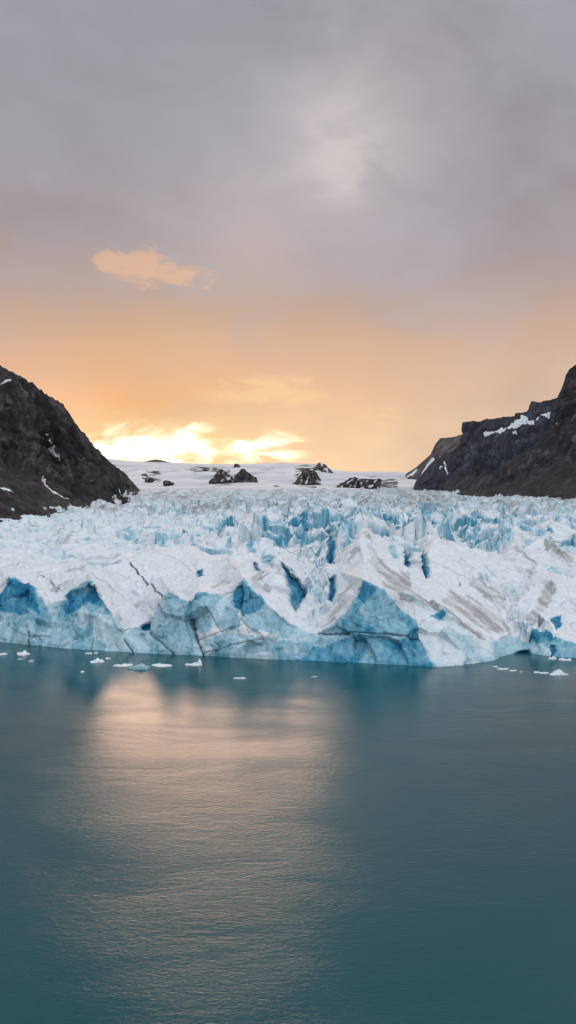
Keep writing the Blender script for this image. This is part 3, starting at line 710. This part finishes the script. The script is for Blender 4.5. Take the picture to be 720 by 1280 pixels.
for pts, v in [([(170,592),(200,588),(206,604),(178,606)],.42),([(225,584),(262,582),(268,592),(240,596)],.40),([(262,580),(290,584),(292,610),(264,610)],.34),([(470,600),(500,600),(500,610),(470,610)],.40),([(365,584),(400,580),(398,612),(368,612)],.40),([(420,594),(480,592),(482,604),(425,602)],.30),([(288,580),(300,580),(298,588),(288,588)],.40)]:
    rocky = np.maximum(rocky, (v+.27)*sstep(-3, 4, poly_dist(PX, PY, pts)))
V[:,2] += sstep(2750, 3500, V[:,1])*((14+20*sstep(6500, 5200, V[:,1]))*fbm(V*.0018, 4, 501)+14*(ridged(V*.005, 4, 505)-.4)*sstep(6800, 5500, V[:,1])-2)
tag(mesh_obj('snowfield', V, T, SNOW, dict(rocky=rocky)), kind='structure')

# rock outcrops standing out of the snow
def outcrop(outline, Y, label, seed, tilt=24, snowy=1.0):
    r_ = random.Random(seed); fine = []
    for (x0, y0), (x1, y1) in zip(outline, outline[1:]+outline[:1]):
        for k in range(5):
            j = 0 if k == 0 else 1
            fine.append((x0+(x1-x0)*k/5+j*r_.uniform(-.55, .55), y0+(y1-y0)*k/5+j*r_.uniform(-.8, .5)))
    outline = fine
    cx = np.mean([p[0] for p in outline]); cy = np.mean([p[1] for p in outline])
    pts = [(x, y, Y) for x, y in outline]; n = len(outline)
    inner = [(cx+(x-cx)*q, cy+(y-cy)*q-.3+r_.uniform(-.5, .5), Y-tilt*(1-q*q)+r_.uniform(-12, 12)) for q in (.75, .45) for x, y in outline[::2]]+[(cx, cy, Y-tilt)]
    V, T, ids = cdt(inner, [pts+[pts[0]]])
    c = V.mean(0); T = orient(V, T); m = len(V)
    Bk = V.copy(); Bk[:,1] = 2*Y-V[:,1]+30                                 # rear half of the rock
    V = np.concatenate([V, Bk]); T2 = T[:,::-1]+m
    ring = ids[0]
    side = []
    for a, b in zip(ring, ring[1:]): side += [(a, b, m+a), (b, m+b, m+a)]
    T = np.concatenate([T, T2, np.array(side)])
    V, T = refine(V, T, lambda M: M[:,1]*.0014)
    N = vnormals(V, T)
    d = 10*ridged(V/45*np.array([1,1,.6]), 4, seed)+5*fbm(V/12, 3, seed+3)
    _, _, _, pl = worley(V/22+.3*V[:,[2,0,1]]/22, seed+5, 1.3, 3)
    V = V+N*((d-4)*.42+3.5*pl)[:,None]*(Y/3200)
    opx, opy = project(V); sn = .34+.7*noise3(np.c_[opx*.22+opy*.16, opy*.16-opx*.06, opx*0+3], seed+8)
    org = np.array([c[0], Y, V[:,2].min()])
    o = mesh_obj('rock_outcrop', V-org, T, ROCK_O, dict(snow=sn*snowy, scree=V[:,0]*0, tone=.5+.5*noise3(V*.06, seed+4), ru=opx*2, rv=opy*2), smooth=False)
    o.location = org
    return tag(o, label, 'rock', 'rock outcrops in the distant snowfield')
outcrop([(204,602),(211,601),(216,606),(211,609),(204,608)], 3200, 'smallest flat rock outcrop, leftmost on the snow edge behind the glacier', 601, 40, .4)
outcrop([(261,602),(266,600),(270,594),(272,590),(277,587),(279,591),(284,594),(286,598),(291,597),(290,604),(288,613),(276,614),(270,611),(266,606),(262,605)], 3300, 'ragged snow streaked rock outcrop just left of the squat two-topped one', 611)
outcrop([(292,600),(293,595),(296,594),(299,597),(302,594),(301,588),(305,587),(307,592),(311,592),(313,597),(319,597),(322,602),(324,608),(323,614),(293,614)], 3200, 'dark squat rock outcrop with a narrow notch and upright knob on top', 621, 24, .45)
outcrop([(366,606),(372,602),(377,601),(375,596),(381,594),(379,589),(386,586),(390,590),(396,591),(395,597),(401,600),(400,606),(394,609),(396,613),(380,615),(366,613)], 3400, 'jagged dark rock outcrop below the snow dome edge in mid skyline', 631)
outcrop([(390,590),(394,585),(400,579),(406,581),(411,588),(417,591),(410,597),(400,596)], 4200, 'small pointed rock outcrop breaking the skyline at the end of the snow dome', 641)
outcrop([(420,610),(426,605),(434,603),(437,599),(444,598),(449,601),(456,602),(463,603),(468,600),(477,600),(476,605),(472,609),(474,613),(450,616),(421,615)], 3000, 'long low blue black rock outcrop nearest the right mountains', 651)
outcrop([(176,594),(181,593),(184,596),(178,598)], 4250, 'speck of rock on the snow slope closest to the left mountain', 661, 20, .3)
outcrop([(182,600),(187,598),(193,600),(190,603),(183,603)], 3650, 'little dark rock on the snow just above the flat leftmost outcrop', 665, 20, .3)
outcrop([(225,590),(231,587),(240,588),(242,590),(232,592)], 4850, 'thin dark rock band high on the snow slope', 671, 20, .6)
outcrop([(251,589),(256,586),(261,588),(260,591),(253,592)], 4850, 'small rock above the ragged snow streaked outcrop', 675, 20, .5)
outcrop([(293,584),(294,581),(297,580.5),(299,583),(298,586)], 5700, 'tiny rock just under the skyline above the squat outcrop', 681, 20, .2)
outcrop([(339,611),(343,607),(349,608),(352,611),(345,613)], 3050, 'small low rock on the glacier horizon left of the jagged outcrop', 685, 20, .2)
# low far hill under the sun
V, T, ids = cdt([(175,582,8500),(215,582,8500),(195,579,8300)], [[(170,579,8900),(184,577,8900),(192,574.5,8900),(200,574.5,8900),(208,577,8900),(222,580,8900)]])
B = V+np.array([0, 1200, -80]); m = len(V); T = orient(V, T); T = np.concatenate([T, T+m])
V = np.concatenate([V, B]); V, T = refine(V, T, lambda M: M[:,1]*.004); V[:,2] += 5*fbm(V*.01, 3, 700)
tag(mesh_obj('distant_hill', V, T, ROCK_O, dict(snow=V[:,0]*0, scree=V[:,0]*0+1, tone=V[:,0]*0+.5, ru=V[:,0]*0, rv=V[:,0]*0)), kind='structure')

# ------------------------------------------------------------------ water
bpy.ops.mesh.primitive_plane_add(size=1, location=(0, 0, 0)); w = bpy.context.object
w.name = w.data.name = 'water'; w.scale = (17800, 13800, 1); w.location = (0, 4500, 0); w.data.materials.append(WATER)
tag(w, kind='structure')

# ------------------------------------------------------------------ ice floes
def floe(px, py, wpx, hpx, label, seed, peaks=(), blue=0., depth=.5):
    """irregular raft: outline with lobes, tilted plates and optional horns (offset along x, height, width)"""
    Y = H*F/(py-HY); m_ = Y/F; w = wpx*m_/2; h = hpx*m_; dpt = max(w*depth, h*1.2)
    nr, na = 16, 56; vs = []; r_ = random.Random(seed)
    ph = [r_.uniform(0, 6.28) for _ in range(6)]
    def rad(a): return 1+.16*math.sin(2*a+ph[0])+.12*math.sin(3*a+ph[1])+.09*math.sin(5*a+ph[2])+.05*math.sin(9*a+ph[3])
    for i in range(nr+1):
        for j in range(na):
            a = j/na*2*math.pi; t = i/nr; r = rad(a)*min(1, t*1.18)
            if t > .85: r = rad(a)*(1+.10*(t-.85)/.15)
            vs.append((r*math.cos(a)*w, r*math.sin(a)*dpt, 0 if t <= .85 else -(t-.85)/.15))
    Vf = np.array(vs); t = np.repeat(np.arange(nr+1)/nr, na)
    nx = Vf/np.array([max(w, .1), max(dpt, .1), 1])
    top = .30*h*(1+.5*fbm(np.c_[nx[:,:2]*1.6, nx[:,0]*0+seed], 3, seed))
    _, _, _, pl = worley(np.c_[nx[:,:2]*1.7+seed, nx[:,0]*0], seed, 1.4); top = top+.35*h*pl
    for (ox, ph_, pw) in peaks:
        d = np.hypot((nx[:,0]-ox)/pw, nx[:,1]/.8); top = top+h*ph_*np.clip(1-d, 0, 1)**.8
    edge = np.clip((1-t/.85)/.10, 0, 1)
    z = np.where(t <= .85, np.maximum(top, .12*h)*(.35+.65*edge), -(t-.85)/.15*max(h, .5))
    Vf[:,2] = z
    Ts = []
    for i in range(nr):
        for j in range(na):
            a, b = i*na+j, i*na+(j+1) % na; c, d = a+na, b+na
            Ts += [(a, c, b), (b, c, d)]
    o = mesh_obj('ice_floe', Vf, np.array(Ts), FLOE, dict(blue=np.full(len(Vf), blue)*(1-.5*np.clip(z/h, 0, 1))), smooth=False)
    o.location = ((px-CX)/F*Y, Y, 0)
    return tag(o, label, 'ice floe', 'ice floes drifting in front of the glacier')
FL_ = [(4,818,9,3,'small white floe nearest the left edge of the water',[],0),
 (29,818,17,4.5,'humped white floe, second from the left edge below the cliff',[(.2,.7,.7)],0),
 (39,826.5,5,1.6,'tiny white floe just below the humped left floe',[],0),
 (25,824,7,1.2,'faint low sliver of ice left of a tiny floe',[],.3),
 (111,817,8,2.2,'small flat floe close against the cliff foot',[],.1),
 (120,816.5,4.5,2,'tiny floe hugging the cliff foot right of a flat one',[],0),
 (121,827.5,17,4.5,'blocky white floe left of the floe row',[(.1,.6,.6)],0),
 (135,823.5,5.5,2,'tiny floe up and right of the blocky white floe',[],0),
 (103,840,5,2,'lone tiny floe nearest the camera on the left side',[],0),
 (154,832,24,3,'flat white floe at the left end of the floe row',[],0),
 (175,836,29,5.5,'teal translucent floe in the middle of the floe row',[(.1,.5,.9)],.92),
 (202,832,28,3.2,'long flat white floe right of the teal one',[],0),
 (243,831,22,4,'white floe with an upright horn at its right end',[(.6,1.6,.35)],0),
 (300,848,14,2,'flat pale floe alone on open water in front of the centre',[],.12),
 (393,846,7,1,'barely visible flat sliver of ice on the open water',[],.35),
 (619,833.5,6,1.6,'tiny floe just off the white ice nose',[],0),
 (628,836.5,12,2.4,'low white floe in front of the white ice nose',[],0),
 (641,838.5,9,2,'small flat floe between a low white floe and a speck of ice',[],0),
 (652,840,4,1.2,'grey speck of ice between the right-hand floes',[],.3),
 (671,840.5,9,2.2,'small floe at the left end of the rightmost floe row',[],0),
 (680,841.5,10,2.2,'narrow white floe touching the big peaked one',[],0),
 (698,843,20,5,'peaked white floe, largest on the right side',[(0,.9,.7)],0),
 (691,823.5,9,3,'small white block grounded at the low right cliff foot',[(.2,.6,.6)],0),
 (706,825,15,3,'flat white ice piece grounded at the right edge cliff foot',[],0)]
for k, (px, py, wp, hp, lb, pk, bl_) in enumerate(FL_): floe(px, py, wp, hp, lb, 900+k*7, pk, bl_, .45)

# ------------------------------------------------------------------ sky
SUN_AZ, SUN_EL = -7.5, 2.3
wd = bpy.data.worlds.new('World'); S.world = wd; wd.use_nodes = True
t = NT(wd.node_tree)
out = t.n('ShaderNodeOutputWorld')
dirv = t.n('ShaderNodeTexCoord').outputs['Generated']
sep = t.n('ShaderNodeSeparateXYZ'); t.link(dirv, sep.inputs[0]); x, y, z = sep.outputs
DEG = 57.2958
az = t.m('MULTIPLY', t.m('ARCTAN2', x, y), DEG)
el = t.m('MULTIPLY', t.m('ARCSINE', z), DEG)
cmb = t.n('ShaderNodeCombineXYZ'); t.link(az, cmb.inputs[0]); t.link(el, cmb.inputs[1]); ae = cmb.outputs[0]
nL = t.noise(t.mapping(dirv, (1, 1, 1.5)), 3.2, 5, .5, .4)              # big soft cloud masses
nM = t.noise(t.mapping(dirv, (1, 1, 1.9)), 7.5, 5, .52, .6)
nS = t.noise(t.mapping(dirv, (1, 1, 2.2)), 22, 7, .58, .8)
cen = lambda n_, k: t.m('MULTIPLY', t.m('SUBTRACT', n_, .5), k)
wob = t.m('ADD', cen(nL, 16), cen(nM, 8))
elw = t.m('ADD', el, t.m('MULTIPLY', wob, t.ss(1, 9, el)))
g = t.m('DIVIDE', elw, 90)
grad = t.ramp(g, [(0, srgb(253,218,182)), (.035, srgb(248,207,168)), (.06, srgb(240,194,156)), (.088, srgb(220,178,150)), (.12, srgb(190,166,156)), (.155, srgb(173,161,164)), (.19, srgb(168,160,168)), (.25, srgb(163,159,168)), (.34, srgb(158,157,167)), (.5, (.50,.51,.54)), (.72, (1.0,1.03,1.1))])
def blob(ca_, ce_, wa, we, k=1.0):
    a = t.m('DIVIDE', t.m('SUBTRACT', az, ca_), wa); e = t.m('DIVIDE', t.m('SUBTRACT', el, ce_), we)
    r2 = t.m('ADD', t.m('MULTIPLY', a, a), t.m('MULTIPLY', e, e))
    return t.m('MULTIPLY', t.m('EXPONENT', t.m('MULTIPLY', r2, -1)), k)
def torn(mask, amt):
    return t.m('MULTIPLY', amt, t.ss(.03, .35, mask))
def px_(a): return (a-CX)/F*DEG
def py_(b): return (HY-b)/F*DEG
# orange light spreading from the hidden sun, paler to the right
glow = blob(px_(130), py_(545), 10, 4.4)
grad = t.mix(t.m('MULTIPLY', glow, t.m('ADD', .70, cen(nM, 2.4))), grad, srgb(255,170,80))
rightside = t.m('MULTIPLY', t.ss(3, 19, az), t.ss(14, 4, el))
grad = t.mix(t.m('MULTIPLY', rightside, .8), grad, srgb(212,184,166))
# soft grey mottling of the cloud deck
mot = t.m('ADD', t.m('ADD', cen(nL, 1.05), cen(nM, .42)), 1.0)
mcol = t.n('ShaderNodeCombineColor'); [t.link(mot, mcol.inputs[k]) for k in range(3)]
grad = t.mix(1.0, grad, mcol.outputs[0], 'MULTIPLY')
# pale thinning high on the right and two faint warmer ones
def patch(col, fac, c, mask):
    return t.mix(t.m('MULTIPLY', mask, fac), col, c)
grad = patch(grad, .38, srgb(142,142,152), t.m('MULTIPLY', blob(px_(120), py_(190), 9, 5), t.m('ADD', .8, cen(nL, 2))))
grad = patch(grad, .40, srgb(186,180,184), t.m('MULTIPLY', blob(px_(520), py_(120), 9, 7), t.m('ADD', .8, cen(nM, 3))))
grad = patch(grad, .30, srgb(152,150,160), blob(px_(620), py_(260), 7, 4))
grad = patch(grad, .65, srgb(212,203,203), t.m('MULTIPLY', blob(px_(430), py_(200), 3.8, 3.6), t.m('ADD', .9, cen(nM, 3))))
bb_ = blob(px_(432), py_(216), 3.0, 2.3); mk = t.ss(.25, 1.1, t.m('ADD', bb_, torn(bb_, t.m('ADD', cen(nM, 2.5), cen(nS, 1.6)))))
grad = patch(grad, .55, srgb(216,204,202), mk)
grad = patch(grad, .45, srgb(200,182,178), blob(px_(320), py_(310), 3.2, 3.2))
# small lit wisp
bb_ = t.m('MAXIMUM', blob(px_(170), py_(340), 2.2, 1.3), blob(px_(228), py_(347), 2.6, 1.0)); mk = t.ss(.35, .95, t.m('ADD', bb_, torn(bb_, t.m('ADD', cen(nS, 3.0), cen(nM, 1.6)))))
grad = patch(grad, .62, srgb(240,184,140), mk)
# yellow streaks and the torn opening in front of the sun
bb_ = t.m('MAXIMUM', blob(px_(335), py_(492), 4.4, 1.2), blob(px_(420), py_(516), 4.0, 1.0)); mk = t.ss(.35, 1.2, t.m('ADD', bb_, torn(bb_, t.m('ADD', cen(nS, 3.2), cen(nM, 2)))))
grad = patch(grad, .60, srgb(255,214,150), mk)
mk = t.ss(.15, .75, t.m('ADD', blob(px_(215), py_(562), 7.5, 1.9), cen(nS, .8)))
grad = patch(grad, .7, srgb(255,208,135), mk)
bb_ = t.m('MAXIMUM', t.m('MAXIMUM', blob(px_(192), py_(562), 4.6, 1.35, 1.12), blob(px_(316), py_(561), 3.2, 1.1, .78)), blob(px_(236), py_(541), 1.8, .6, .8)); mk = t.ss(.10, 1.55, t.m('ADD', bb_, torn(bb_, t.m('ADD', cen(nS, 3.0), cen(nM, 1.2)))))
grad = t.mix(t.m('MULTIPLY', blob(px_(215), py_(560), 8.5, 2.0), .55), grad, srgb(255,226,170))
core = t.mix(mk, grad, (2.6, 2.25, 1.8))
# unseen sky behind and above the viewer, brightened as fill for the ice fronts
behind = t.m('MULTIPLY', t.ss(.35, -.45, y), t.ss(-.05, .15, z))
core = t.mix(behind, core, t.mix(t.ss(-.6, .6, x), (.72,.78,.87), (1.40,1.43,1.50)))
nish = t.n('ShaderNodeTexSky', sky_type='NISHITA'); nish.sun_disc = False
bgc = t.n('ShaderNodeBackground'); t.link(core, bgc.inputs[0]); bgc.inputs[1].default_value = 1.0
bgn = t.n('ShaderNodeBackground'); t.link(nish.outputs[0], bgn.inputs[0]); bgn.inputs[1].default_value = .05
mx = t.n('ShaderNodeMixShader'); mx.inputs[0].default_value = .96
t.link(bgn.outputs[0], mx.inputs[1]); t.link(bgc.outputs[0], mx.inputs[2]); t.link(mx.outputs[0], out.inputs[0])
wd.cycles.sampling_method = 'MANUAL'; wd.cycles.sample_map_resolution = 512

sd = bpy.data.lights.new('sun', 'SUN'); sd.energy = .21; sd.angle = math.radians(15); sd.color = (1, .61, .40)
so = bpy.data.objects.new('sun', sd); COL.objects.link(so)
SE, SA = math.radians(12.5), math.radians(-5)                 # lamp raised above the veiled sun so its warm glow shows in the water
sun_dir = Vector((math.sin(SA)*math.cos(SE), math.cos(SA)*math.cos(SE), math.sin(SE)))
so.rotation_euler = sun_dir.to_track_quat('Z', 'Y').to_euler()
nish.sun_elevation = math.asin(sun_dir.z); nish.sun_rotation = math.atan2(sun_dir.x, sun_dir.y)

# ------------------------------------------------------------------ camera and output
cd = bpy.data.cameras.new('camera'); co = bpy.data.objects.new('camera', cd); COL.objects.link(co)
co.location = (0, 0, H); co.rotation_euler = (math.radians(90), 0, 0)
cd.sensor_fit = 'VERTICAL'; cd.sensor_height = 24; cd.lens = 24*F/1280
cd.shift_y = -(640-HY)/1280
cd.clip_start = 1; cd.clip_end = 40000
S.camera = co
S.render.engine = 'CYCLES'
S.render.resolution_x = 576; S.render.resolution_y = 1024
S.view_settings.view_transform = 'Standard'; S.view_settings.look = 'None'
S.view_settings.exposure = 0; S.view_settings.gamma = 1
S.cycles.max_bounces = 5; S.cycles.diffuse_bounces = 3; S.cycles.glossy_bounces = 3

# ------------------------------------------------------------------ air
hm = bpy.data.materials.new('air'); hm.use_nodes = True; ht = NT(hm.node_tree)
ho = ht.n('ShaderNodeOutputMaterial'); hv = ht.n('ShaderNodeVolumePrincipled')
hv.inputs['Color'].default_value = (.95, .93, .95, 1); hv.inputs['Density'].default_value = 1.1e-5; hv.inputs['Anisotropy'].default_value = .2
ht.link(hv.outputs[0], ho.inputs['Volume'])
bpy.ops.mesh.primitive_cube_add(size=1, location=(0, 4500, 700)); hz = bpy.context.object
hz.name = hz.data.name = 'haze'; hz.scale = (18000, 14000, 1412); hz.data.materials.append(hm)
tag(hz, kind='stuff')
